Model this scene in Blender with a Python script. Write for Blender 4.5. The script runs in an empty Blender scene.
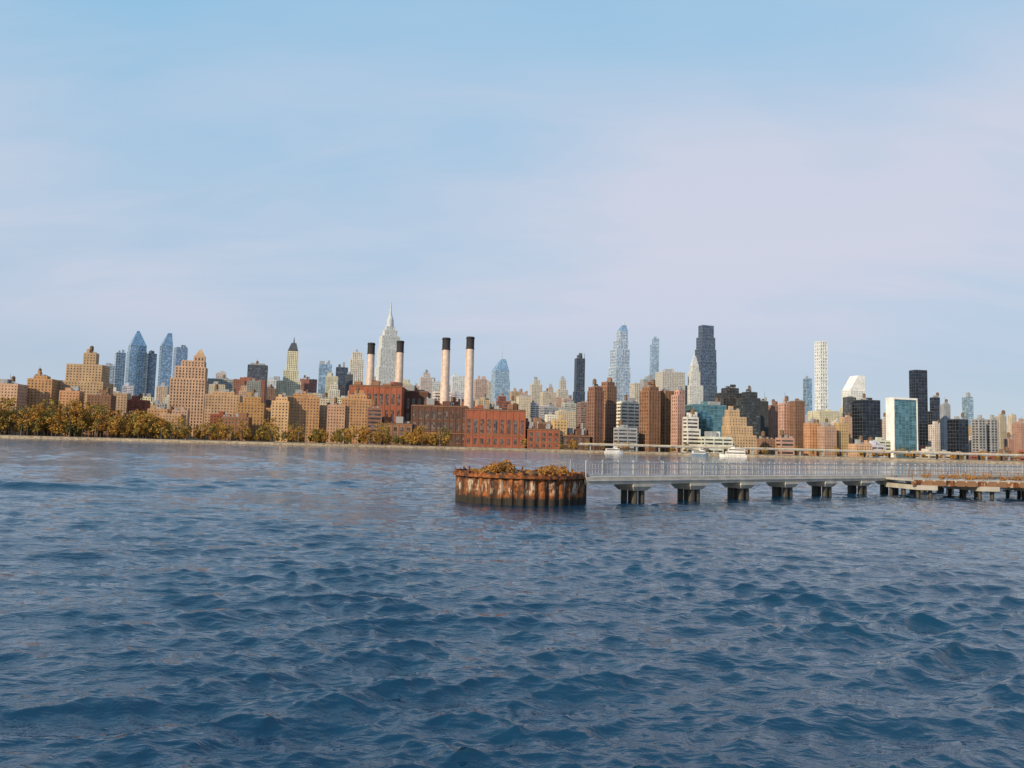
import bpy, math, random
import numpy as np
from mathutils import Vector, Matrix
random.seed(11); rng=np.random.default_rng(5)
scene=bpy.context.scene
# ---------------------------------------------------------------- camera
F=768.0; CAMH=4.5
pitch=math.radians(4.556); roll=math.radians(1.48)
Rm=Matrix.Rotation(math.radians(90)+pitch,4,'X')@Matrix.Rotation(roll,4,'Z')
cd=bpy.data.cameras.new("camera"); cam=bpy.data.objects.new("camera",cd)
scene.collection.objects.link(cam)
cam.matrix_world=Matrix.Translation((0,0,CAMH))@Rm
cd.sensor_width=36; cd.lens=27; cd.clip_start=0.1; cd.clip_end=30000
scene.camera=cam
def survey(u,v,Y):
    """world X,Z of a skyline point seen on bearing (u,v) that stands at distance Y"""
    d=Rm.to_3x3()@Vector(((u-512)/F,(384-v)/F,-1)); t=Y/d.y
    return d.x*t, CAMH+d.z*t
# ---------------------------------------------------------------- sun + sky
el=math.radians(24); az=math.atan2(-0.68,-0.73)
sd=Vector((math.sin(az)*math.cos(el),math.cos(az)*math.cos(el),math.sin(el)))
sl=bpy.data.lights.new("sun",'SUN'); sl.energy=5.0; sl.angle=math.radians(0.5); sl.color=(1,0.80,0.53)
so=bpy.data.objects.new("sun",sl); scene.collection.objects.link(so)
so.rotation_euler=sd.to_track_quat('Z','Y').to_euler(); so.location=(-50,-50,80)
w=bpy.data.worlds.new("World"); scene.world=w; w.use_nodes=True
nt=w.node_tree; nt.nodes.clear(); N=nt.nodes.new; L=nt.links.new
def nmath(nt,op,a,b=None,c=None,clamp=False):
    n=nt.nodes.new('ShaderNodeMath'); n.operation=op; n.use_clamp=clamp
    for i,s in enumerate((a,b,c)):
        if s is None: continue
        if isinstance(s,(int,float)): n.inputs[i].default_value=s
        else: nt.links.new(s,n.inputs[i])
    return n.outputs[0]
def ramp(nt,fac,stops):
    n=nt.nodes.new('ShaderNodeValToRGB'); e=n.color_ramp.elements
    while len(e)<len(stops): e.new(0.5)
    for i,(p,c) in enumerate(stops):
        e[i].position=p; e[i].color=(c[0],c[1],c[2],1) if isinstance(c,(tuple,list)) else (c,c,c,1)
    nt.links.new(fac,n.inputs[0]); return n.outputs[0]
def mixc(nt,f,a,b,mode='MIX'):
    n=nt.nodes.new('ShaderNodeMix'); n.data_type='RGBA'; n.blend_type=mode
    for s,i in ((f,0),(a,6),(b,7)):
        if isinstance(s,(int,float)): n.inputs[i].default_value=s
        elif isinstance(s,(tuple,list)): n.inputs[i].default_value=(s[0],s[1],s[2],1)
        else: nt.links.new(s,n.inputs[i])
    return n.outputs[2]
def noise(nt,vec,scale,detail=4,rough=0.5,dist=0):
    n=nt.nodes.new('ShaderNodeTexNoise'); n.inputs['Scale'].default_value=scale
    n.inputs['Detail'].default_value=detail; n.inputs['Roughness'].default_value=rough
    n.inputs['Distortion'].default_value=dist
    nt.links.new(vec,n.inputs['Vector']); return n.outputs['Fac']
def mapping(nt,vec,scale=(1,1,1),rot=(0,0,0),loc=(0,0,0)):
    n=nt.nodes.new('ShaderNodeMapping'); n.inputs['Scale'].default_value=scale
    n.inputs['Rotation'].default_value=rot; n.inputs['Location'].default_value=loc
    nt.links.new(vec,n.inputs['Vector']); return n.outputs[0]
sky=N('ShaderNodeTexSky'); sky.sky_type='NISHITA'; sky.sun_disc=False
sky.sun_elevation=el; sky.sun_rotation=az; sky.air_density=1.2; sky.dust_density=0.6; sky.ozone_density=1.5
tc=N('ShaderNodeTexCoord'); sp=N('ShaderNodeSeparateXYZ'); L(tc.outputs['Generated'],sp.inputs[0])
zz=nmath(nt,'ADD',nmath(nt,'MAXIMUM',sp.outputs[2],0.0),0.30)
cx=nmath(nt,'DIVIDE',sp.outputs[0],zz); cy=nmath(nt,'DIVIDE',sp.outputs[1],zz)
cb=N('ShaderNodeCombineXYZ'); L(cx,cb.inputs[0]); L(cy,cb.inputs[1])
n1=noise(nt,mapping(nt,cb.outputs[0],(0.7,1.0,1),(0,0,0.3),(2.4,6.3,0)),1.0,4,0.45,0.3)
n2=noise(nt,mapping(nt,cb.outputs[0],(0.7,2.3,1),(0,0,0.3),(7.3,2.2,0)),2.2,7,0.55,0.4)
cl=nmath(nt,'ADD',nmath(nt,'MULTIPLY',n1,0.72),nmath(nt,'MULTIPLY',n2,0.28))
cf=ramp(nt,cl,[(0.34,0.2),(0.52,1.0)])
lowf=ramp(nt,sp.outputs[2],[(0.0,0.15),(0.08,0.28),(0.16,0.78),(0.24,0.95),(0.36,0.86),(0.47,0.34),(0.7,0.3)])
cf=nmath(nt,'MULTIPLY',cf,lowf,clamp=True)
veil=ramp(nt,sp.outputs[2],[(0.0,(0.52,0.62,0.72)),(0.09,(0.40,0.55,0.72)),(0.25,(0.44,0.62,0.81)),(0.50,(0.26,0.58,0.84)),(0.9,(0.16,0.38,0.70))])
base=mixc(nt,0.15,mixc(nt,1.0,veil,(10,10,10),'MULTIPLY'),sky.outputs[0])
col=mixc(nt,cf,base,(6.35,6.55,7.75))
bg=N('ShaderNodeBackground'); bg.inputs[1].default_value=0.1; L(col,bg.inputs[0])
wo=N('ShaderNodeOutputWorld'); L(bg.outputs[0],wo.inputs[0])
# ---------------------------------------------------------------- materials
MC={}
def newmat(name):
    m=bpy.data.materials.new(name); m.use_nodes=True
    return m,m.node_tree,m.node_tree.nodes['Principled BSDF']
def objvec(nt):
    t=nt.nodes.new('ShaderNodeTexCoord'); return t.outputs['Object']
def haze_tint(c,Y):  # distance haze painted into the base colour, stronger with depth Y
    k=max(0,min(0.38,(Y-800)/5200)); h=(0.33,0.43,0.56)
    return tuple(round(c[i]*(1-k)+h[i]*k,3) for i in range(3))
def wall(c,rough=0.9,sc=0.12):
    key=('w',c,rough)
    if key in MC: return MC[key]
    m,nt,p=newmat("masonry")
    v=objvec(nt); a=noise(nt,v,sc,5,0.6); b=noise(nt,mapping(nt,v,(0.8,0.8,0.06)),1.0,4,0.6)
    k=nmath(nt,'ADD',nmath(nt,'MULTIPLY',a,0.6),nmath(nt,'MULTIPLY',b,0.5))
    r=ramp(nt,k,[(0.35,tuple(x*0.64 for x in c)),(0.75,tuple(min(0.9,x*1.25) for x in c))])
    nt.links.new(r,p.inputs['Base Color']); p.inputs['Roughness'].default_value=rough
    MC[key]=m; return m
def glass(c,metal=0.0,rough=0.12,cell=3.0,var=0.5):
    key=('g',c,metal,rough,cell,var)
    if key in MC: return MC[key]
    m,nt,p=newmat("window_glass"); v=objvec(nt)
    s=nt.nodes.new('ShaderNodeVectorMath'); s.operation='SNAP'; s.inputs[1].default_value=(cell,cell,cell)
    nt.links.new(v,s.inputs[0])
    wn=nt.nodes.new('ShaderNodeTexWhiteNoise'); nt.links.new(s.outputs[0],wn.inputs[0])
    r=ramp(nt,wn.outputs[0],[(0.0,tuple(x*(1-var) for x in c)),(0.6,c),(1.0,tuple(min(.8,x*(1+var*1.8)+0.05*var) for x in c))])
    nt.links.new(r,p.inputs['Base Color']); p.inputs['Roughness'].default_value=rough
    p.inputs['Metallic'].default_value=metal; p.inputs['IOR'].default_value=1.6
    MC[key]=m; return m
COL=dict(tan=(0.50,0.34,0.20),orange=(0.47,0.26,0.125),ochre=(0.54,0.40,0.24),brown=(0.25,0.135,0.085),red=(0.30,0.095,0.055),
 cream=(0.62,0.56,0.45),grey=(0.29,0.30,0.32),pale=(0.56,0.57,0.58),dark=(0.04,0.045,0.055),white=(0.82,0.82,0.80),
 blue=(0.24,0.34,0.43),dbrown=(0.11,0.055,0.04),teal=(0.10,0.21,0.26),rose=(0.44,0.28,0.20),stone=(0.50,0.45,0.37),limestone=(0.62,0.60,0.55))
GL=dict(win=(0.065,0.055,0.05),blue=(0.27,0.38,0.47),dark=(0.022,0.03,0.045),teal=(0.11,0.22,0.25),pale=(0.46,0.56,0.63),lav=(0.28,0.33,0.40))
# ---------------------------------------------------------------- mesh builder
class B:
    def __init__(s): s.v=[];s.f=[];s.m=[];s.mats=[]
    def mi(s,mat):
        if mat not in s.mats: s.mats.append(mat)
        return s.mats.index(mat)
    def frust(s,a,z0,b,z1,mat):
        i=len(s.v); x0,x1,y0,y1=a; X0,X1,Y0,Y1=b
        s.v+=[(x0,y0,z0),(x1,y0,z0),(x1,y1,z0),(x0,y1,z0),(X0,Y0,z1),(X1,Y0,z1),(X1,Y1,z1),(X0,Y1,z1)]
        s.f+=[(i,i+3,i+2,i+1),(i+4,i+5,i+6,i+7),(i,i+1,i+5,i+4),(i+1,i+2,i+6,i+5),(i+2,i+3,i+7,i+6),(i+3,i,i+4,i+7)]
        s.m+=[s.mi(mat)]*6
    def box(s,x0,x1,y0,y1,z0,z1,mat): s.frust((x0,x1,y0,y1),z0,(x0,x1,y0,y1),z1,mat)
    def hexa(s,p,mat):   # 8 explicit corners
        i=len(s.v); s.v+=p
        s.f+=[(i,i+3,i+2,i+1),(i+4,i+5,i+6,i+7),(i,i+1,i+5,i+4),(i+1,i+2,i+6,i+5),(i+2,i+3,i+7,i+6),(i+3,i,i+4,i+7)]
        s.m+=[s.mi(mat)]*6
    def cyl(s,cx,cy,z0,z1,r0,r1,mat,n=16,cap=True):
        i=len(s.v)
        for k in range(n):
            a=2*math.pi*k/n; s.v+=[(cx+r0*math.cos(a),cy+r0*math.sin(a),z0),(cx+r1*math.cos(a),cy+r1*math.sin(a),z1)]
        for k in range(n):
            j=(k+1)%n; s.f.append((i+2*k,i+2*j,i+2*j+1,i+2*k+1)); s.m.append(s.mi(mat))
        if cap:
            s.f.append(tuple(i+2*k+1 for k in range(n))); s.m.append(s.mi(mat))
    def rod(s,p,q,r,mat,n=6):
        p=Vector(p);q=Vector(q);d=(q-p).normalized(); a=d.orthogonal().normalized(); c=d.cross(a); i=len(s.v)
        for k in range(n):
            t=2*math.pi*k/n; o=(a*math.cos(t)+c*math.sin(t))*r
            s.v+=[tuple(p+o),tuple(q+o)]
        for k in range(n):
            j=(k+1)%n; s.f.append((i+2*k,i+2*j,i+2*j+1,i+2*k+1)); s.m.append(s.mi(mat))
    def obj(s,name,loc=(0,0,0),rz=0,smooth=False,parent=None):
        me=bpy.data.meshes.new(name); me.from_pydata(s.v,[],s.f)
        for m in s.mats: me.materials.append(m)
        me.polygons.foreach_set('material_index',s.m)
        if smooth: me.polygons.foreach_set('use_smooth',[True]*len(s.f))
        me.update()
        o=bpy.data.objects.new(name,me); scene.collection.objects.link(o)
        o.location=loc; o.rotation_euler=(0,0,rz)
        if parent: o.parent=parent
        return o
ST=dict(brick=(2.9,2.9,0.56,0.58,0.3),pier=(3.3,3.1,0.38,0.56,0.5),band=(3.6,9.0,0.50,0.10,0.3),glass=(4.0,4.5,0.16,0.12,0.12),
        grid=(9.5,9.5,0.34,0.36,1.2),far=(4.5,5.0,0.42,0.56,0.4),fglass=(9.0,8.0,0.14,0.09,0.2),conc=(3.0,4.2,0.34,0.22,0.7))
def fac(b,x0,x1,y0,y1,z0,z1,st,mw,mg):
    fh,bw,spf,pf,pr=ST[st]
    b.box(x0,x1,y0,y1,z0,z1,mg)
    nf=max(1,round((z1-z0)/fh)); fh=(z1-z0)/nf
    for i in range(nf+1):
        z=z0+i*fh; a=max(z0,z-spf*fh*0.5); c=z+spf*fh*0.5
        if i==nf: c=z1+0.9; a=z-spf*fh*0.7
        b.box(x0-pr,x1+pr,y0-pr,y1+pr,a,c,mw)
    nx=max(1,round((x1-x0)/bw)); bx=(x1-x0)/nx; h=bx*pf/2
    for i in range(1,nx):
        x=x0+i*bx; b.box(x-h,x+h,y0-pr-.04,y1+pr+.04,z0,z1,mw)
    ny=max(1,round((y1-y0)/bw)); by=(y1-y0)/ny; g=by*pf/2
    for i in range(1,ny):
        y=y0+i*by; b.box(x0-pr-.05,x1+pr+.05,y-g,y+g,z0,z1,mw)
    e=pr+.06
    for (xa,xb) in ((x0-e,x0+h),(x1-h,x1+e)):
        for (ya,yb) in ((y0-e,y0+g),(y1-g,y1+e)): b.box(xa,xb,ya,yb,z0,z1,mw)
def tank(b,x,y,z,r=2.0):
    wd=wall((0.16,0.10,0.06))
    for sx in(-1,1):
        for sy in(-1,1): b.box(x+sx*r*.6-.15,x+sx*r*.6+.15,y+sy*r*.6-.15,y+sy*r*.6+.15,z,z+2.5,wd)
    b.cyl(x,y,z+2.5,z+6.5,r,r*.95,wd,10); b.cyl(x,y,z+6.5,z+8,r*1.05,.05,wd,10)
GZ=2.0
def tower(name,Y,tiers,wc,gc,st='brick',ratio=0.7,rot=15,clutter=True,cap=None,extra=None,metal=None):
    xl,xr,yt=tiers[0]; X,_=survey((xl+xr)/2,yt,Y); beta=math.atan2(X,Y); th=math.radians(rot)
    far=Y>1700
    if far and st in('brick','pier','band'): st='far'
    if far and st=='glass': st='fglass'
    wcol=COL[wc]
    if st in('brick','pier','band') and Y<1700:
        j=random.Random(int(xl*3+yt*17)); k=j.choice((.80,.92,1.0,1.08)); wcol=(wcol[0]*k,wcol[1]*k*j.choice((.96,1.04)),wcol[2]*k*j.choice((.9,1.1)))
    mw=wall(haze_tint(wcol,Y)); isg=st in('glass','fglass')
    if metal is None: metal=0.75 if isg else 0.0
    mg=glass(haze_tint(GL[gc],Y),metal,0.14 if isg else 0.2,4.0 if isg else 3.0,0.35 if isg else 0.7)
    den=abs(math.cos(th+beta))+ratio*abs(math.sin(th+beta))
    uc=(xl+xr)/2; ms=[]
    b=B(); z=GZ; 
    X0=X
    W0=(xr-xl)/F*Y*math.cos(beta)/den; D0=W0*ratio
    loc=(X0,Y,0); last=None
    for (a,c,v) in tiers:
        wX,wZ=survey((a+c)/2,v,Y); W=(c-a)/F*Y*math.cos(beta)/den; D=W*ratio if len(ms)==0 else min(W*ratio,D0)
        off=(wX-survey(uc,v,Y)[0])/max(.5,math.cos(th+beta))*math.cos(beta)
        if wZ-z<1: wZ=z+1
        fac(b,off-W/2,off+W/2,-D/2,D/2,z,wZ,st,mw,mg)
        ms.append((off,W,D,z,wZ)); z=wZ+0.9; last=(off,W,D,wZ)
    off,W,D,zt=last
    if cap:
        kind,cu,cv,frac,cc=cap; cX,cZ=survey(cu,cv,Y); ao=(cX-survey(uc,cv,Y)[0])
        m=glass(haze_tint(GL[cc],Y),.75,.15,4.0,.2) if cc in GL and kind!='solid' else wall(haze_tint(COL[cc],Y))
        b.frust((off-W/2,off+W/2,-D/2,D/2),zt+0.9,(ao-W*frac/2,ao+W*frac/2,-D*frac/2,D*frac/2),cZ,m)
    elif clutter:
        r=random.Random(int(xl*7+xr*13+yt*31))
        for _ in range(r.choice((1,2,2,3))):
            px=off+r.uniform(-.3,.3)*W; py=r.uniform(-.3,.1)*D; pw=r.uniform(.08,.2)*W; pd=r.uniform(.1,.22)*D
            b.box(px-pw,px+pw,py-pd,py+pd,zt+.5,zt+r.uniform(2.5,6)*(1 if Y<1500 else 2),mw if r.random()<.6 else wall(haze_tint(COL['grey'],Y)))
        if r.random()<.45 and Y<1500: tank(b,off+r.uniform(-.35,.35)*W,-D*.2,zt+.9,r.uniform(1.5,2.2))
        if r.random()<.3: b.cyl(off+r.uniform(-.3,.3)*W,0,zt,zt+r.uniform(6,14),.25,.1,wall(COL['dark']),5)
        for _ in range(5):
            px=off+r.uniform(-.45,.45)*W; py=r.uniform(-.45,-.1)*D
            b.box(px-.7,px+.7,py-.7,py+.7,zt+.5,zt+r.uniform(1.6,2.6),wall(COL['grey']))
    if extra: extra(b,off,W,D,zt,Y,uc)
    b.obj(name,loc,th)
def needle(u,v0,v1,r0=1.2,col='pale'):
    def f(b,off,W,D,zt,Y,uc):
        X,Z1=survey(u,v1,Y); _,Z0=survey(u,v0,Y); o=X-survey(uc,v1,Y)[0]
        b.cyl(o,0,Z0-2,Z1,r0,.3,wall(haze_tint(COL[col],Y)),8)
    return f
A='apartment_building'; O='office_tower'; G='glass_skyscraper'
T=tower
# --- left waterfront housing
T(A,735,[(-14,28,385)],'tan','win',rot=8); T(A,760,[(28,58,380),(34,50,377)],'orange','win',rot=12)
T(A,790,[(56,114,383),(66,109,366),(82,97,354)],'tan','win',rot=10)
T(A,745,[(60,84,392)],'orange','win',rot=10);T(A,750,[(88,116,396)],'brown','win',rot=10)
T(A,860,[(100,131,394)],'ochre','win'); T(A,840,[(128,150,401)],'red','win',rot=5); T(A,735,[(148,172,410)],'orange','win',rot=5)
T(A,770,[(206,243,396),(212,236,393)],'rose','win',rot=12); T(A,752,[(238,266,404),(244,262,398)],'orange','win',rot=12)
T(A,745,[(272,290,402),(276,288,398)],'tan','win',rot=10);T(A,765,[(288,320,398),(294,314,395)],'orange','win',rot=14)
T(A,745,[(328,346,406)],'rose','win',rot=8); T(A,755,[(342,371,400),(348,366,396)],'orange','win',rot=12)
T(A,725,[(160,186,415)],'rose','win',rot=5); T(A,725,[(222,252,418)],'brown','win',rot=8)
# --- Hudson side cluster
T(G,2700,[(115,126,353)],'pale','pale','glass',rot=40); 
T(G,2600,[(127,147,352),(128,146.5,346)],'blue','blue','glass',rot=40,cap=('g',137,331,.15,'blue'))
T(G,2600,[(147,157,354)],'dark','dark','glass',rot=40);T(G,2500,[(160,173,346)],'blue','blue','glass',rot=40,cap=('g',169,333,.35,'blue'))
T(G,2600,[(174,188,348)],'blue','lav','glass',rot=42)
T(G,2700,[(102,115,366)],'grey','lav','glass')
T('art_deco_tower',830,[(171,208,380),(175,207,368),(181,205,362),(193,204,357)],'tan','win','pier',cap=('solid',198.5,349,.15,'tan'))
T(O,1250,[(186,199,366)],'stone','win'); T(O,1300,[(208,236,380)],'grey','win','band');T(O,1350,[(216,226,374)],'stone','win')
T(O,1300,[(248,268,366)],'dark','dark','band');T(O,1150,[(234,266,381)],'red','win');T(O,1500,[(266,284,381)],'pale','win')
T('clock_tower',1350,[(277,301,382),(283,298,371),(286,297,352)],'cream','win','pier',cap=('solid',292,343,.45,'dark'),extra=needle(292,345,337,2,'dark'))
T(O,1400,[(300,317,380)],'red','win'); T(G,1700,[(319,332,365)],'blue','blue','glass');T(G,1600,[(336,348,368)],'dark','dark','glass')
T(O,1500,[(326,338,377)],'stone','win'); T(O,1450,[(346,353,375)],'dark','win')
T(O,1900,[(350,364,360),(352,362,353)],'cream','win','pier')
# --- Empire-style tower
def esb(b,off,W,D,zt,Y,uc):
    m=wall(haze_tint(COL['pale'],Y)); 
    _,z1=survey(388,320,Y);_,z2=survey(388,314,Y);_,z3=survey(388,302,Y)
    b.cyl(off,0,zt,z1,11.5,10,m,16);b.cyl(off,0,z1,z2,10,4,m,16);b.cyl(off,0,z2,z3,3.6,1.2,m,8)
T('art_deco_skyscraper',2400,[(372,404,382),(374.5,401,368),(376,400,350),(377.5,398.5,337),(380.5,395.5,331),(383,393,327)],'limestone','lav','pier',rot=24,extra=esb,clutter=False)
# --- midtown south
T(O,1500,[(400,412,384)],'stone','win');T(O,1500,[(420,432,378),(423,430,374)],'stone','win');T(O,1900,[(430,441,382)],'pale','win')
T(O,1800,[(451,465,377)],'pale','pale','band');T(O,1900,[(474,487,380)],'rose','win');T(O,2000,[(484,492,385)],'stone','win')
T(G,2400,[(491,510,380),(491.5,509,371)],'blue','pale','glass',cap=('g',503,359,.3,'pale'),extra=needle(501,366,343,3),rot=25)
T(O,1600,[(510,521,392)],'tan','win');T(O,1500,[(519,531,396)],'rose','win');T(O,1700,[(530,542,385),(533,540,381)],'stone','win','pier')
T(O,1400,[(540,556,393)],'stone','win');T(O,1800,[(548,553,388)],'tan','win');T(O,2000,[(556,568,390),(559,566,381)],'stone','win','pier',cap=('solid',562,376,.3,'grey'))
T(G,1500,[(573,585,392),(574,584.5,359)],'dark','dark','glass',extra=needle(584,362,353,.8,'dark'))
T(O,1300,[(562,576,404)],'pale','win','band');T(O,1200,[(540,562,408)],'grey','win','band')
# tapered supertall
T(G,2300,[(608.5,630.5,368),(610,629.5,350),(613,628,341),(616,627.5,332)],'pale','pale','glass',ratio=.9,rot=22,cap=('g',624,325,.4,'pale'),extra=needle(624,328,318,2.4),clutter=False)
T(G,2300,[(650,659,345),(652,659,339)],'blue','pale','glass');T(O,2100,[(655,685,373)],'stone','win','band')
T(O,1800,[(630,650,384)],'stone','win');T(O,1700,[(640,655,380)],'grey','win')
T('art_deco_skyscraper',2100,[(685,703,386),(688,700,372),(690,698.5,366)],'limestone','lav','pier',cap=('solid',694.5,356,.3,'pale'),extra=needle(694.5,358,350,1.6),clutter=False)
T(G,2250,[(689,717,386),(694,716.5,362),(694.5,716,350),(696,715,338),(698,713.5,326)],'dark','dark','glass',ratio=.6,clutter=False,rot=20)
# waterside brown towers
W_='brick_tower'
T(W_,730,[(588,603,392),(589,602,388)],'brown','win','pier',ratio=1,rot=32);T(W_,760,[(600,616,387),(602,614,383)],'brown','win','pier',ratio=1,rot=32)
T(W_,800,[(614,641,403)],'cream','win','band',rot=20)
T(W_,730,[(640,660,392),(643,658,388)],'brown','win','pier',ratio=1,rot=30);T(W_,745,[(658,674,392)],'brown','win','pier',ratio=1,rot=30);T(W_,730,[(672,684,396),(675,684,391)],'rose','win','pier',ratio=1,rot=30)
T(O,780,[(683,726,406)],'teal','teal','glass',rot=12);T('hospital_building',715,[(683,700,430),(683,698,418)],'pale','win','band')
T('hospital_building',705,[(698,732,438)],'pale','win','band',rot=5)
T(O,900,[(716,742,394),(722,738,389)],'dark','win','conc');T(O,880,[(736,760,399),(742,757,393)],'dark','dark','band');T(O,940,[(757,768,402)],'dark','win')
T('stepped_apartment_building',730,[(722,756,436),(722,752,427),(723,746,418),(725,739,411)],'tan','win','brick',rot=12)
T(O,960,[(768,779,406)],'brown','win');T(A,800,[(779,792,404)],'rose','win','pier',rot=20);T(A,790,[(790,804,402)],'brown','win','pier',rot=20)
T(G,1900,[(803,812,379)],'blue','blue','glass')
T('concrete_skyscraper',2300,[(815,827,342)],'white','lav','grid',ratio=1,clutter=False)
T(O,1300,[(808,842,412)],'stone','win');T(A,760,[(804,820,424)],'orange','win');T(A,750,[(818,836,427)],'rose','win');T(A,760,[(834,848,424)],'tan','win')
def slant(b,off,W,D,zt,Y,uc):
    m=wall(haze_tint(COL['white'],Y)); _,z1=survey(858,376,Y); x0=off-W/2;x1=off+W/2
    b.hexa([(x0,-D/2,zt+.9),(x1,-D/2,zt+.9),(x1,D/2,zt+.9),(x0,D/2,zt+.9),(x0+W*.55,-D/2,z1),(x1,-D/2,z1),(x1,D/2,z1),(x0+W*.55,D/2,z1)],m)
T('slant_roof_skyscraper',2000,[(842,865,391)],'white','win','band',extra=slant,clutter=False)
T(O,1200,[(843,856,398)],'dark','win','band');T(G,900,[(852,880,401)],'dark','dark','glass',rot=15);T(O,1300,[(840,850,408)],'stone','win')
def ends(b,off,W,D,zt,Y,uc):
    m=wall(COL['white']); 
    b.box(off-W/2-1.2,off-W/2-.3,-D/2-.8,D/2+.8,GZ,zt+2,m); b.box(off+W/2+.3,off+W/2+1.2,-D/2-.8,D/2+.8,GZ,zt+2,m); b.box(off-W/2-.3,off+W/2+.3,-D/2-.7,D/2+.7,zt,zt+2,m)
T('slab_office_building',800,[(887,916,400)],'teal','teal','glass',ratio=.36,rot=15,extra=ends,clutter=False)
T(G,1000,[(909,927,371)],'dark','dark','glass',rot=10,clutter=False)
T(O,1150,[(926,943,412),(930,940,398)],'dark','dark','glass');T(O,1100,[(940,950,405)],'grey','win');T(G,900,[(947,968,420)],'dark','dark','glass')
T(G,1500,[(962,973,398)],'teal','pale','glass');T(A,860,[(972,985,420)],'grey','win','conc',ratio=1);T(A,870,[(984,997,420)],'grey','win','conc',ratio=1)
T(A,950,[(995,1006,417)],'stone','win');T(A,1100,[(1008,1016,416)],'stone','win');T(A,900,[(1012,1032,424)],'rose','win');T(A,900,[(1030,1060,418)],'grey','win')
T(O,900,[(880,890,420)],'stone','win');T(O,740,[(862,884,446)],'pale','win','band');T(O,730,[(915,950,452)],'stone','win','band')
# filler street blocks
r=random.Random(4)
def skyline(u):
    pts=[(-80,402),(60,400),(110,398),(180,394),(260,388),(350,390),(440,398),(520,402),(600,410),(700,414),(800,420),(900,428),(1100,436)]
    return float(np.interp(u,[p[0] for p in pts],[p[1] for p in pts]))
for rnd,(y0,y1,dv) in enumerate(((1500,2200,-2),(860,1500,2))):
    u=-90
    while u<1120:
        wd=r.uniform(6,13) if rnd==0 else r.uniform(9,20); Y=r.uniform(y0,y1); top=skyline(u)+dv+r.uniform(-9,9)
        tiers=[(u,u+wd,top)]
        if r.random()<.35: tiers=[(u,u+wd,top+4),(u+wd*.15,u+wd*r.uniform(.6,.85),top-1)]
        T(r.choice(('office_building','apartment_building','brick_building')),Y,tiers,r.choice(('tan','cream','stone','red','grey','rose','brown','cream','dark','pale')),'win',r.choice(('brick','brick','band','pier')),rot=15)
        u+=wd*r.uniform(.75,1.3) if rnd==0 else wd*r.uniform(.65,.95)
u=-60
while u<1100:
    wd=r.uniform(12,26); Y=r.uniform(720,850)
    hh=skyline(u); pal=('orange','brown','tan','red','rose','tan') if u<600 else ('tan','brown','stone','red','grey','rose','pale')
    T('low_building',Y,[(u,u+wd,hh+r.uniform(15,27))],r.choice(pal),'win',r.choice(('brick','band')),rot=12)
    u+=wd*r.uniform(.8,1.4)
# --- power station
def station(name,Y,u0,u1,v,wc,depth,rot,arches=True,roofc='dbrown',step=None):
    X0,Z=survey(u0,v,Y);X1,_=survey(u1,v,Y); Wd=X1-X0; b=B(); mw=wall(COL[wc]); tr=wall(COL['brown']); gl=glass(GL['win'],0,.2,2.0,.6)
    b.box(-Wd/2,Wd/2,0,depth,GZ,Z,mw)
    b.box(-Wd/2-.5,Wd/2+.5,-.5,depth+.5,Z,Z+.8,tr); b.box(-Wd/2+.5,Wd/2-.5,.5,depth-.5,Z+.8,Z+1.6,wall(COL[roofc]))
    b.box(-Wd/2-.35,Wd/2+.35,-.35,depth+.35,GZ+(Z-GZ)*.32,GZ+(Z-GZ)*.32+.7,tr)
    def win(side,c,w,z0,z1,arch):
        n=8
        pts=[(c-w/2,z0),(c+w/2,z0),(c+w/2,z1)]
        if arch:
            for k in range(1,n): 
                a=math.pi*k/n; pts.append((c+w/2*math.cos(a),z1+w/2*math.sin(a)))
        pts.append((c-w/2,z1)); i=len(b.v)
        e=-.06
        if side==0: b.v+=[(p[0],e,p[1]) for p in pts]
        else: b.v+=[(-Wd/2+e,p[0],p[1]) for p in pts][::-1]
        b.f.append(tuple(range(i,i+len(pts)))); b.m.append(b.mi(gl))
        if side==0:
            b.box(c-w/2-.2,c+w/2+.2,-.3,-.07,z0-.5,z0,tr); b.box(c-.12,c+.12,-.2,-.08,z0,z1,tr)
    nb=max(2,round(Wd/6)); bw=Wd/nb; H=Z-GZ
    for i in range(nb):
        c=-Wd/2+bw*(i+.5)
        if arches: win(0,c,bw*.5,GZ+H*.38,GZ+H*.72,True)
        else: win(0,c,bw*.5,GZ+H*.4,GZ+H*.6,False); win(0,c,bw*.5,GZ+H*.68,GZ+H*.88,False)
        win(0,c,bw*.45,GZ+H*.08,GZ+H*.24,False)
        b.box(c-bw/2-.5,c-bw/2+.5,-.32,-.02,GZ,Z-.1,mw)
    nd=max(2,round(depth/6)); bd=depth/nd
    for i in range(nd): win(1,bd*(i+.5),bd*.5,GZ+H*.38,GZ+H*.72,arches)
    rr=random.Random(int(u0))
    for _ in range(9):
        x=rr.uniform(-.42,.42)*Wd;ww=rr.uniform(.02,.09)*Wd
        b.box(x-ww,x+ww,depth*rr.uniform(.1,.3),depth*.5,Z+1,Z+rr.uniform(2.5,8),wall(COL[rr.choice(('grey','dbrown','red','brown'))]))
    for _ in range(3):
        x=rr.uniform(-.42,.42)*Wd; b.cyl(x,depth*.3,Z,Z+rr.uniform(6,13),.9,.8,wall(COL['grey']),8)
    b.obj(name,((X0+X1)/2,Y,0),math.radians(rot))
station('power_station',715,466,526,410,'red',45,4)
station('power_station',730,412,468,406,'dbrown',40,2,False)
station('power_station_boiler_house',800,350,402,386,'red',45,2,False)
station('power_station_boiler_house',830,372,428,391,'dbrown',45,2,False)
station('power_station_boiler_house',780,425,470,402,'brown',30,2,False,'red')
station('warehouse',720,372,412,424,'brown',30,2,False); station('warehouse',715,528,560,430,'red',25,3,False); station('warehouse',720,556,590,436,'dbrown',25,3,False)
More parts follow.
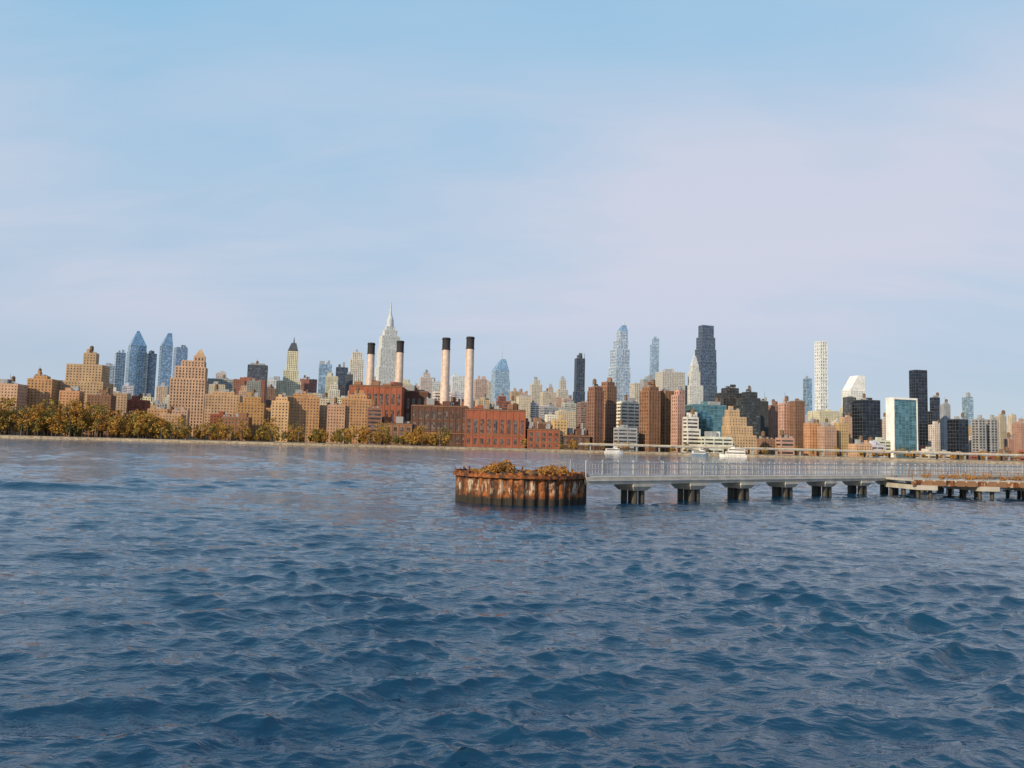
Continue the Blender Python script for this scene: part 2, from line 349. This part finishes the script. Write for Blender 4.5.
def stack(u,v,Y,wpx):
    X,Z=survey(u,v,Y); b=B(); r=wpx/F*Y/2; cr=wall((0.62,0.50,0.43),.8,.3); bk=wall((0.03,0.03,0.035)); H=Z
    b.cyl(0,0,GZ,GZ+H*.28,r*1.45,r*1.4,wall(COL['dbrown']),12)
    b.cyl(0,0,GZ,H*.89,r*1.22,r*.98,cr,24); b.cyl(0,0,H*.89,H,r*.985,r*.98,bk,24,False); b.cyl(0,0,H-1,H-.9,r*.8,r*.8,bk,24)
    for k in (.89,.985): b.cyl(0,0,H*k,H*k+.7,r*1.1,r*1.08,bk,24); 
    b.rod((-r*1.15*.7,-r*1.15*.7,GZ),(-r*.7,-r*.7,H),.15,bk,4)
    b.obj('smokestack',(X,Y,0))
stack(371.5,343,815,7.5);stack(400.5,341,815,7.5);stack(446.5,338,770,8.2);stack(470.5,337,770,8.2)
# ---------------------------------------------------------------- ground
m,nt,p=newmat("ground"); v=objvec(nt); n=noise(nt,v,.03,6,.6)
nt.links.new(ramp(nt,n,[(.35,(.10,.085,.05)),(.5,(.07,.075,.035)),(.65,(.16,.14,.11))]),p.inputs['Base Color']); p.inputs['Roughness'].default_value=.95; mground=m
m,nt,p=newmat("riprap"); v=objvec(nt); n=noise(nt,mapping(nt,v,(1,1,3)),.35,6,.7)
nt.links.new(ramp(nt,n,[(.35,(.10,.08,.055)),(.5,(.26,.21,.15)),(.68,(.40,.33,.24))]),p.inputs['Base Color']); p.inputs['Roughness'].default_value=.95; mrip=m
shore=[(-9000,648)]+[(x,650+6*math.sin(x*.013)+3*math.sin(x*.05)) for x in range(-900,901,30)]+[(9000,648)]
def shy(x): return 650+6*math.sin(x*.013)+3*math.sin(x*.05)
b=B()
for i in range(len(shore)-1):
    (x0,y0),(x1,y1)=shore[i],shore[i+1]; k=len(b.v)
    b.v+=[(x0,y0-1,-1.5),(x1,y1-1,-1.5),(x1,y1,1.6),(x0,y0,1.6),(x0,y0+4,GZ),(x1,y1+4,GZ),(x0,9000,GZ),(x1,9000,GZ)]
    b.f+=[(k,k+1,k+2,k+3),(k+3,k+2,k+5,k+4),(k+4,k+5,k+7,k+6)]; b.m+=[b.mi(mrip),b.mi(mrip),b.mi(mground)]
b.obj('ground')
# seawall rail / highway
b=B(); c=wall(COL['grey']); dk=wall(COL['dark'])
x=60
while x<640:
    y=shy(x)+14; b.box(x,x+20.02,y,y+14,6.2,7.2,c); b.box(x,x+20,y-.2,y+.1,7.2,8.1,wall(COL['stone']))
    b.box(x+9,x+10.2,y+1,y+2.2,GZ,6.2,c); b.box(x+9,x+10.2,y+11,y+12.2,GZ,6.2,c); x+=20
b.obj('elevated_highway')
def lamp(x,y):
    b=B(); g=wall(COL['grey']); b.cyl(0,0,GZ,11,.14,.08,g,6); b.rod((0,0,10.9),(1.8,0,11.3),.06,g,4); b.box(1.5,2.3,-.15,.15,11.2,11.4,g); b.obj('street_lamp',(x,y,0))
for x in range(-420,0,60): lamp(x,shy(x)+9)
# ---------------------------------------------------------------- trees
def leafmat(name,stops,sc):
    m,nt,p=newmat(name); v=objvec(nt); n=noise(nt,v,sc,3,.6)
    nt.links.new(ramp(nt,n,stops),p.inputs['Base Color']); p.inputs['Roughness'].default_value=.8; return m
ml=leafmat("autumn_foliage",[(.3,(.07,.08,.02)),(.41,(.17,.14,.03)),(.49,(.38,.23,.035)),(.58,(.40,.18,.025)),(.70,(.13,.12,.03))],.06)
ms=leafmat("shrub_foliage",[(.3,(.08,.08,.02)),(.45,(.34,.15,.03)),(.7,(.42,.24,.06))],1.1)
mbark=wall((.07,.05,.035))
def foliage(name,trees,mat,lsz,nl,ncl):
    b=B()
    for (x,y,z,h,r) in trees:
        b.cyl(x,y,z,z+h*.5,h*.022+.02,h*.012+.01,mbark,5)
        for _ in range(5):
            a=random.uniform(0,6.28); b.rod((x,y,z+h*random.uniform(.2,.45)),(x+math.cos(a)*r*.7,y+math.sin(a)*r*.7,z+h*random.uniform(.55,.85)),h*.007+.006,mbark,4)
    nb=len(b.v); quads=[]
    for (x,y,z,h,r) in trees:
        a=rng.uniform(0,6.283,ncl); q=rng.uniform(.15,1,ncl)**.5; zc=rng.uniform(-1,1,ncl)
        rr=r*q*np.sqrt(1-zc**2*.85)
        C=np.stack([x+rr*np.cos(a),y+rr*np.sin(a),z+h*.58+zc*h*.38],1)
        cs=rng.uniform(.14,.3,ncl)*r
        P=np.repeat(C,nl,0)+rng.normal(0,1,(ncl*nl,3))*np.repeat(cs,nl)[:,None]*.6
        P[:,2]=np.maximum(P[:,2],z+.05*h)
        d1=rng.normal(0,1,P.shape); d1/=np.linalg.norm(d1,axis=1)[:,None]; d2=np.cross(d1,rng.normal(0,1,P.shape)); d2/=np.linalg.norm(d2,axis=1)[:,None]
        s=rng.uniform(.5,1,(len(P),1))*lsz
        quads.append(np.stack([P-d1*s,P-d2*s*.6,P+d1*s,P+d2*s*.6],1).reshape(-1,3))
    Q=np.concatenate(quads); k=len(Q)//4
    b.v=b.v+[tuple(t) for t in Q.tolist()]; mi=b.mi(mat)
    b.f+= [(nb+4*i,nb+4*i+1,nb+4*i+2,nb+4*i+3) for i in range(k)]; b.m+=[mi]*k
    b.obj(name)
tr=[]
r=random.Random(9)
for i in range(110):
    u=r.uniform(-60,168); Y=r.uniform(668,712); X=survey(u,420,Y)[0]; tr.append((X,Y,GZ,r.uniform(18,32)*(1.1 if u<110 else .82),r.uniform(5,8.5)))
foliage('autumn_tree_row',tr,ml,.9,30,28)
tr=[]
for i in range(100):
    u=r.uniform(165,450); Y=r.uniform(664,706); X=survey(u,420,Y)[0]; h=r.uniform(6,15) if r.random()<.75 else r.uniform(15,22); tr.append((X,Y,GZ,h,h*r.uniform(.3,.42)))
foliage('autumn_tree_row',tr,ml,.75,24,24)
tr=[]
for i in range(60):
    u=r.uniform(520,1080); Y=r.uniform(690,712); X=survey(u,440,Y)[0]; h=r.uniform(4,9); tr.append((X,Y,GZ,h,h*r.uniform(.35,.5)))
foliage('waterfront_trees',tr,ml,.6,16,18)
# ---------------------------------------------------------------- mooring cell (rusted sheet piles)
m,nt,p=newmat("rusted_steel"); v=objvec(nt); sx=nt.nodes.new('ShaderNodeSeparateXYZ'); nt.links.new(v,sx.inputs[0])
na=noise(nt,mapping(nt,v,(2.2,2.2,.35)),1.0,6,.65); nbn=noise(nt,v,3.5,6,.7); nc=noise(nt,mapping(nt,v,(1.9,1.9,.5),loc=(4,2,0)),1.0,6,.75)
rust=ramp(nt,nbn,[(.3,(.035,.013,.006)),(.45,(.14,.042,.010)),(.56,(.28,.09,.02)),(.70,(.38,.15,.04))])
rust=mixc(nt,ramp(nt,na,[(.46,0),(.56,.85)]),rust,(.030,.014,.009))
hz_=ramp(nt,nmath(nt,'DIVIDE',sx.outputs[2],2.4),[(.30,0),(.42,1),(.70,1),(.80,0)])
wm=nmath(nt,'MULTIPLY',ramp(nt,nc,[(.52,0),(.57,1)]),hz_)
c2=mixc(nt,nmath(nt,'MULTIPLY',wm,.75),rust,(.56,.48,.37))
wet=ramp(nt,nmath(nt,'ADD',nmath(nt,'DIVIDE',sx.outputs[2],2.4),nmath(nt,'MULTIPLY',nbn,.15)),[(.26,1),(.36,0)])
c3=mixc(nt,wet,c2,(.018,.014,.010)); nt.links.new(c3,p.inputs['Base Color']); p.inputs['Roughness'].default_value=.8
bm=nt.nodes.new('ShaderNodeBump'); bm.inputs['Distance'].default_value=.03; nt.links.new(nbn,bm.inputs['Height']); nt.links.new(bm.outputs[0],p.inputs['Normal']); mrust=m
mconc=wall((.46,.43,.38),.9,.8); mwet=wall((.05,.045,.035),.6,1.5); msoil=wall((.14,.10,.06),.95,1.2)
cxw,_=survey(520.5,490,63.2); RC=5.35; HT=2.4
b=B(); n=40*6; ring=[]
for k in range(n):
    a=2*math.pi*k/n; ph=k%6; rr=RC+ (0.0,0.0,-.15,-.2,-.2,-.06)[ph]+.05*math.sin(3*a+1)+.03*math.sin(11*a); ring.append((rr*math.cos(a),rr*math.sin(a)))
i0=len(b.v)
zs=[-1.5,.3,.9,1.5,HT]
for z in zs: b.v+=[(x,y,z+(0 if z<HT else .05*math.sin(7*math.atan2(y,x))+.03*math.sin(31*math.atan2(y,x)))) for x,y in ring]
for j in range(len(zs)-1):
    for k in range(n):
        kk=(k+1)%n; b.f.append((i0+j*n+k,i0+j*n+kk,i0+(j+1)*n+kk,i0+(j+1)*n+k)); b.m.append(b.mi(mrust))
def annul(b,r0,r1,z0,z1,mat,n=72):
    i=len(b.v)
    for k in range(n):
        a=2*math.pi*k/n; c,s=math.cos(a),math.sin(a); b.v+=[(r0*c,r0*s,z0),(r1*c,r1*s,z0),(r1*c,r1*s,z1),(r0*c,r0*s,z1)]
    for k in range(n):
        j=(k+1)%n
        for q in range(4): b.f.append((i+4*k+q,i+4*j+q,i+4*j+(q+1)%4,i+4*k+(q+1)%4)); b.m.append(b.mi(mat))
annul(b,RC+.09,RC+.20,HT-.38,HT-.14,mrust)
rings=[0,1.5,3,4.2,5.0]; base=len(b.v); nn=48
for rr in rings: b.v+=[(rr*math.cos(2*math.pi*k/nn),rr*math.sin(2*math.pi*k/nn),HT-.25+.18*math.sin(rr*2.1+3*k)*(rr<4.5)+random.uniform(-.06,.1)) for k in range(nn)]
for j in range(4):
    for k in range(nn):
        kk=(k+1)%nn; b.f.append((base+j*nn+k,base+j*nn+kk,base+(j+1)*nn+kk,base+(j+1)*nn+k)); b.m.append(b.mi(msoil))
for k in range(26):
    a=random.uniform(0,6.28); h=random.uniform(-.1,.25); b.box(RC*math.cos(a)-.08,RC*math.cos(a)+.08,RC*math.sin(a)-.08,RC*math.sin(a)+.08,HT-.3,HT+h,mrust)
b.obj('sheet_pile_mooring_cell',(cxw,63.2,0))
tr=[]
for (ux,w0,hh) in ((-2.0,.9,.75),(-1.2,.6,.9),(-2.8,.5,.5),(1.9,.6,.5),(2.4,.8,.7),(3.1,.5,.55),(-3.8,.4,.3),(4.1,.35,.3),(.3,.3,.25)):
    for q in range(3): tr.append((cxw+ux+random.uniform(-.4,.4),61.0+random.uniform(-1.2,3),HT-.25,hh*random.uniform(.8,1.25),w0*.75))
foliage('shrub_patch',tr,ms,.09,26,22)
# ---------------------------------------------------------------- walkway
Ps=Vector((10.4,65.2,0)); Dv=Vector((28.6,21.5,0)).normalized(); ang=math.atan2(Dv.y,Dv.x)
b=B(); hw=1.0; DK=2.15; S0=-6.2; S1=96
mst=wall((.36,.37,.39),.5,1.0); mgird=wall((.52,.48,.41),.85,.7)
b.box(S0,S1,-hw,hw,DK-.18,DK,mconc); b.box(S0,S1,-hw-.06,-hw+.25,DK-.58,DK-.18,mgird); b.box(S0,S1,hw-.25,hw+.06,DK-.58,DK-.18,mgird)
for sd_ in(-1,1):
    y=sd_*(hw-.08); s=S0
    b.box(S0,S1,y-.035,y+.035,DK+1.12,DK+1.19,mst); b.box(S0,S1,y-.018,y+.018,DK+.60,DK+.64,mst); b.box(S0,S1,y-.018,y+.018,DK+.12,DK+.16,mst)
    while s<S1: b.box(s-.045,s+.045,y-.045,y+.045,DK,DK+1.32,mst); s+=1.79
    s=S0
    while s<S1: b.box(s-.009,s+.009,y-.009,y+.009,DK+.13,DK+1.13,mst); s+=.34
s=0
while s<S1:
    b.frust((s-.8,s+.8,-.9,.9),DK-1.15,(s-1.1,s+1.1,-1.15,1.15),DK-.8,mgird); b.box(s-1.1,s+1.1,-1.15,1.15,DK-.8,DK-.581,mgird)
    for px in(-.42,.42):
        for py in(-.6,.6):
            b.cyl(s+px,py,-1.5,DK-1.15,.27,.27,mwet,10)
    s+=7.15
b.rod((S0,-hw-.15,DK-.3),(S1,-hw-.15,DK-.3),.06,mst)
b.obj('pier_walkway',tuple(Ps),ang)
# wide platform
b=B(); PL=wall((.24,.13,.07),.9,.5)
x0,_=survey(908,488,84); 
Wp=70
b.box(0,Wp,0,6,1.75,1.95,mconc); b.box(-.05,Wp,-.06,.2,1.35,1.749,PL)
for k in range(0,58): b.box(k*1.2+.1,k*1.2+1.0,-.14,-.065,1.3,1.9,PL if k%3 else mrust)
for s in range(0,70,7):
    b.box(s+.4,s+2.6,-.3,6.2,.85,1.348,mconc)
    for px in(.8,2.2):
        for py in (.4,3,5.5): b.cyl(s+px,py,-1.5,.85,.2,.2,mwet,10)
for k in range(0,35):
    b.box(k*2,k*2+.07,.1,.17,1.95,2.9,PL)
    b.box(k*2+1,k*2+1.07,5.7,5.77,1.95,3.0,PL)
for z in(2.4,2.85): b.box(0,Wp,.11,.16,z,z+.05,PL)
b.obj('pier_platform',(x0,83,0),math.radians(4))
tr=[(x0+3+k*1.3+random.uniform(-.5,.5),86+random.uniform(-1,1)+k*.09,1.95,random.uniform(.3,.7),.6) for k in range(22)]
foliage('shrub_patch',tr,ms,.1,14,14)
# ---------------------------------------------------------------- boats
def boat(name,u,Y,Ln,hullc,decks,rz):
    X,_=survey(u,450,Y); b=B(); hm=wall(COL[hullc],.4); wm=wall((.8,.8,.8),.4); gm=glass(GL['win'],0,.1,1.0,.3); W=Ln*.24
    st=[(-.5,.85,0),(-.2,1,0),(.2,1,.1),(.38,.65,.35),(.5,.04,.7)]; i=len(b.v)
    for s,wf,sh in st: b.v+=[(s*Ln,-W/2*wf*.75,-.6),(s*Ln,W/2*wf*.75,-.6),(s*Ln,W/2*wf,1.6+sh),(s*Ln,-W/2*wf,1.6+sh)]
    for k in range(len(st)-1):
        for q in range(4): b.f.append((i+4*k+q,i+4*k+(q+1)%4,i+4*k+4+(q+1)%4,i+4*k+4+q)); b.m.append(b.mi(hm))
    b.f+=[(i,i+3,i+2,i+1),(i+16,i+17,i+18,i+19)]; b.m+=[b.mi(hm)]*2
    z=1.7;a0=-.44;a1=.28
    for d in range(decks):
        b.box(a0*Ln,a1*Ln,-W*.4,W*.4,z,z+2.2,wm); b.box(a0*Ln+.3,a1*Ln-.3,-W*.4-.05,W*.4+.05,z+.9,z+1.7,gm); z+=2.25; b.box(a0*Ln-.3,a1*Ln+.3,-W*.43,W*.43,z-.05,z+.1,wm); z+=.1; a0+=.1 if d else .02; a1-=.1
    b.box(a1*Ln-2.5,a1*Ln,-W*.25,W*.25,z,z+1.8,wm); b.box(a1*Ln-2.4,a1*Ln+.05,-W*.25-.05,W*.25+.05,z+.8,z+1.4,gm)
    b.cyl(a1*Ln-3,0,z,z+5,.1,.05,wm,6); b.rod((a1*Ln-3,-1,z+3.5),(a1*Ln-3,1,z+3.5),.05,wm,4)
    b.obj(name,(X,Y,0),rz)
boat('ferry_boat',733,560,19,'white',2,3.0); boat('motor_boat',614,610,15,'white',1,.15); boat('ferry_boat',700,600,14,'blue',1,.2)
# ---------------------------------------------------------------- water
Rr=np.concatenate([np.linspace(1.5,5.9,20),6*np.exp(np.linspace(0,math.log(670/6),900))])
th_=np.concatenate([np.linspace(-88,-41,60,endpoint=False),np.linspace(-41,41,1050),np.linspace(41,88,61)[1:]])*math.pi/180
R2,T2=np.meshgrid(Rr,th_,indexing='ij'); X=(R2*np.sin(T2)).astype(np.float32); Yg=(R2*np.cos(T2)).astype(np.float32)
dr=np.gradient(Rr)[:,None]
Z=np.zeros_like(X);DX=np.zeros_like(X);DY=np.zeros_like(X)
nc=160; lam=np.exp(rng.uniform(math.log(.22),math.log(6.0),nc)); main=math.radians(-76)
gust=0.9+.28*np.sin(X*.031+Yg*.055+1)+.25*np.sin(X*.09-Yg*.05+2*np.sin(Yg*.03))+.28*np.sin(X*.21+Yg*.17+np.sin(X*.13)*2)
gust=np.clip(gust,.35,1.6)
for l in lam:
    spread=.45 if l>1.5 else .8
    a=main+rng.normal(0,spread); k=2*math.pi/l; A_=.0053*l*(1.0 if l<1.3 else (1.3/l)**.75)*(1.0 if l>.5 else .9)
    ph=rng.uniform(0,6.283); kx,ky=k*math.cos(a),k*math.sin(a)
    q=np.clip((l/dr-1.8)/2,0,1).astype(np.float32)*A_
    t=(kx*X+ky*Yg+ph).astype(np.float32); s=np.sin(t); c=np.cos(t)
    Z+=q*c; DX-=q*s*math.cos(a); DY-=q*s*math.sin(a)
Z*=gust; DX*=gust*1.2; DY*=gust*1.2
# boat wake ridges rolling in from the river
for (y0,sl_,x0_,x1_,am,wd_) in ((66,.06,-60,-31,.5,.8),(82,-.02,-27,-16,.3,.9)):
    mask=1/(1+np.exp(-(X-x0_)/3))*1/(1+np.exp((X-x1_)/1.8)); dd=(Yg-y0-sl_*X-.5*np.sin(X*.2)); Z+=am*mask*np.exp(-(dd/wd_)**2)
fade=np.clip((R2-1.5)/6,0,1)
P=np.stack([X+DX*fade,Yg+DY*fade,Z],-1).reshape(-1,3)
nr,ncl=R2.shape; idx=np.arange(nr*ncl).reshape(nr,ncl)
Q=np.stack([idx[:-1,:-1],idx[:-1,1:],idx[1:,1:],idx[1:,:-1]],-1).reshape(-1,4)[:,::-1]
me=bpy.data.meshes.new('water'); me.vertices.add(len(P)); me.vertices.foreach_set('co',P.astype(np.float32).ravel())
me.loops.add(Q.size); me.loops.foreach_set('vertex_index',Q.astype(np.int32).ravel())
me.polygons.add(len(Q)); me.polygons.foreach_set('loop_start',np.arange(0,Q.size,4,dtype=np.int32))
me.polygons.foreach_set('use_smooth',np.ones(len(Q),dtype=bool)); me.update(calc_edges=True)
m,nt,p=newmat("river_water"); g=nt.nodes.new('ShaderNodeNewGeometry'); pos=g.outputs['Position']
w0=noise(nt,mapping(nt,pos,(.5,1.7,1),(0,0,.15)),.45,4,.55,.3)
w1=noise(nt,mapping(nt,pos,(1,1.7,1),(0,0,.3)),2.0,4,.6,.4); w2=noise(nt,mapping(nt,pos,(1,1.6,1),(0,0,-.3)),7,3,.55)
h=nmath(nt,'ADD',nmath(nt,'ADD',nmath(nt,'MULTIPLY',w1,.45),nmath(nt,'MULTIPLY',w2,.10)),nmath(nt,'MULTIPLY',w0,2.0))
bm=nt.nodes.new('ShaderNodeBump'); bm.inputs['Strength'].default_value=.95; bm.inputs['Distance'].default_value=.13
nt.links.new(h,bm.inputs['Height']); nt.links.new(bm.outputs[0],p.inputs['Normal'])
wc_=noise(nt,pos,.05,3,.5); nt.links.new(ramp(nt,wc_,[(.3,(.001,.022,.058)),(.7,(.002,.036,.078))]),p.inputs['Base Color'])
p.inputs['Roughness'].default_value=.04; p.inputs['IOR'].default_value=1.56
p.inputs['Specular Tint'].default_value=(.70,.95,1,1)
me.materials.append(m)
wo_=bpy.data.objects.new('water',me); scene.collection.objects.link(wo_)
scene.view_settings.view_transform='Standard'; scene.view_settings.look='None'; scene.view_settings.exposure=0
print("faces",sum(len(o.data.polygons) for o in scene.objects if o.type=='MESH'))
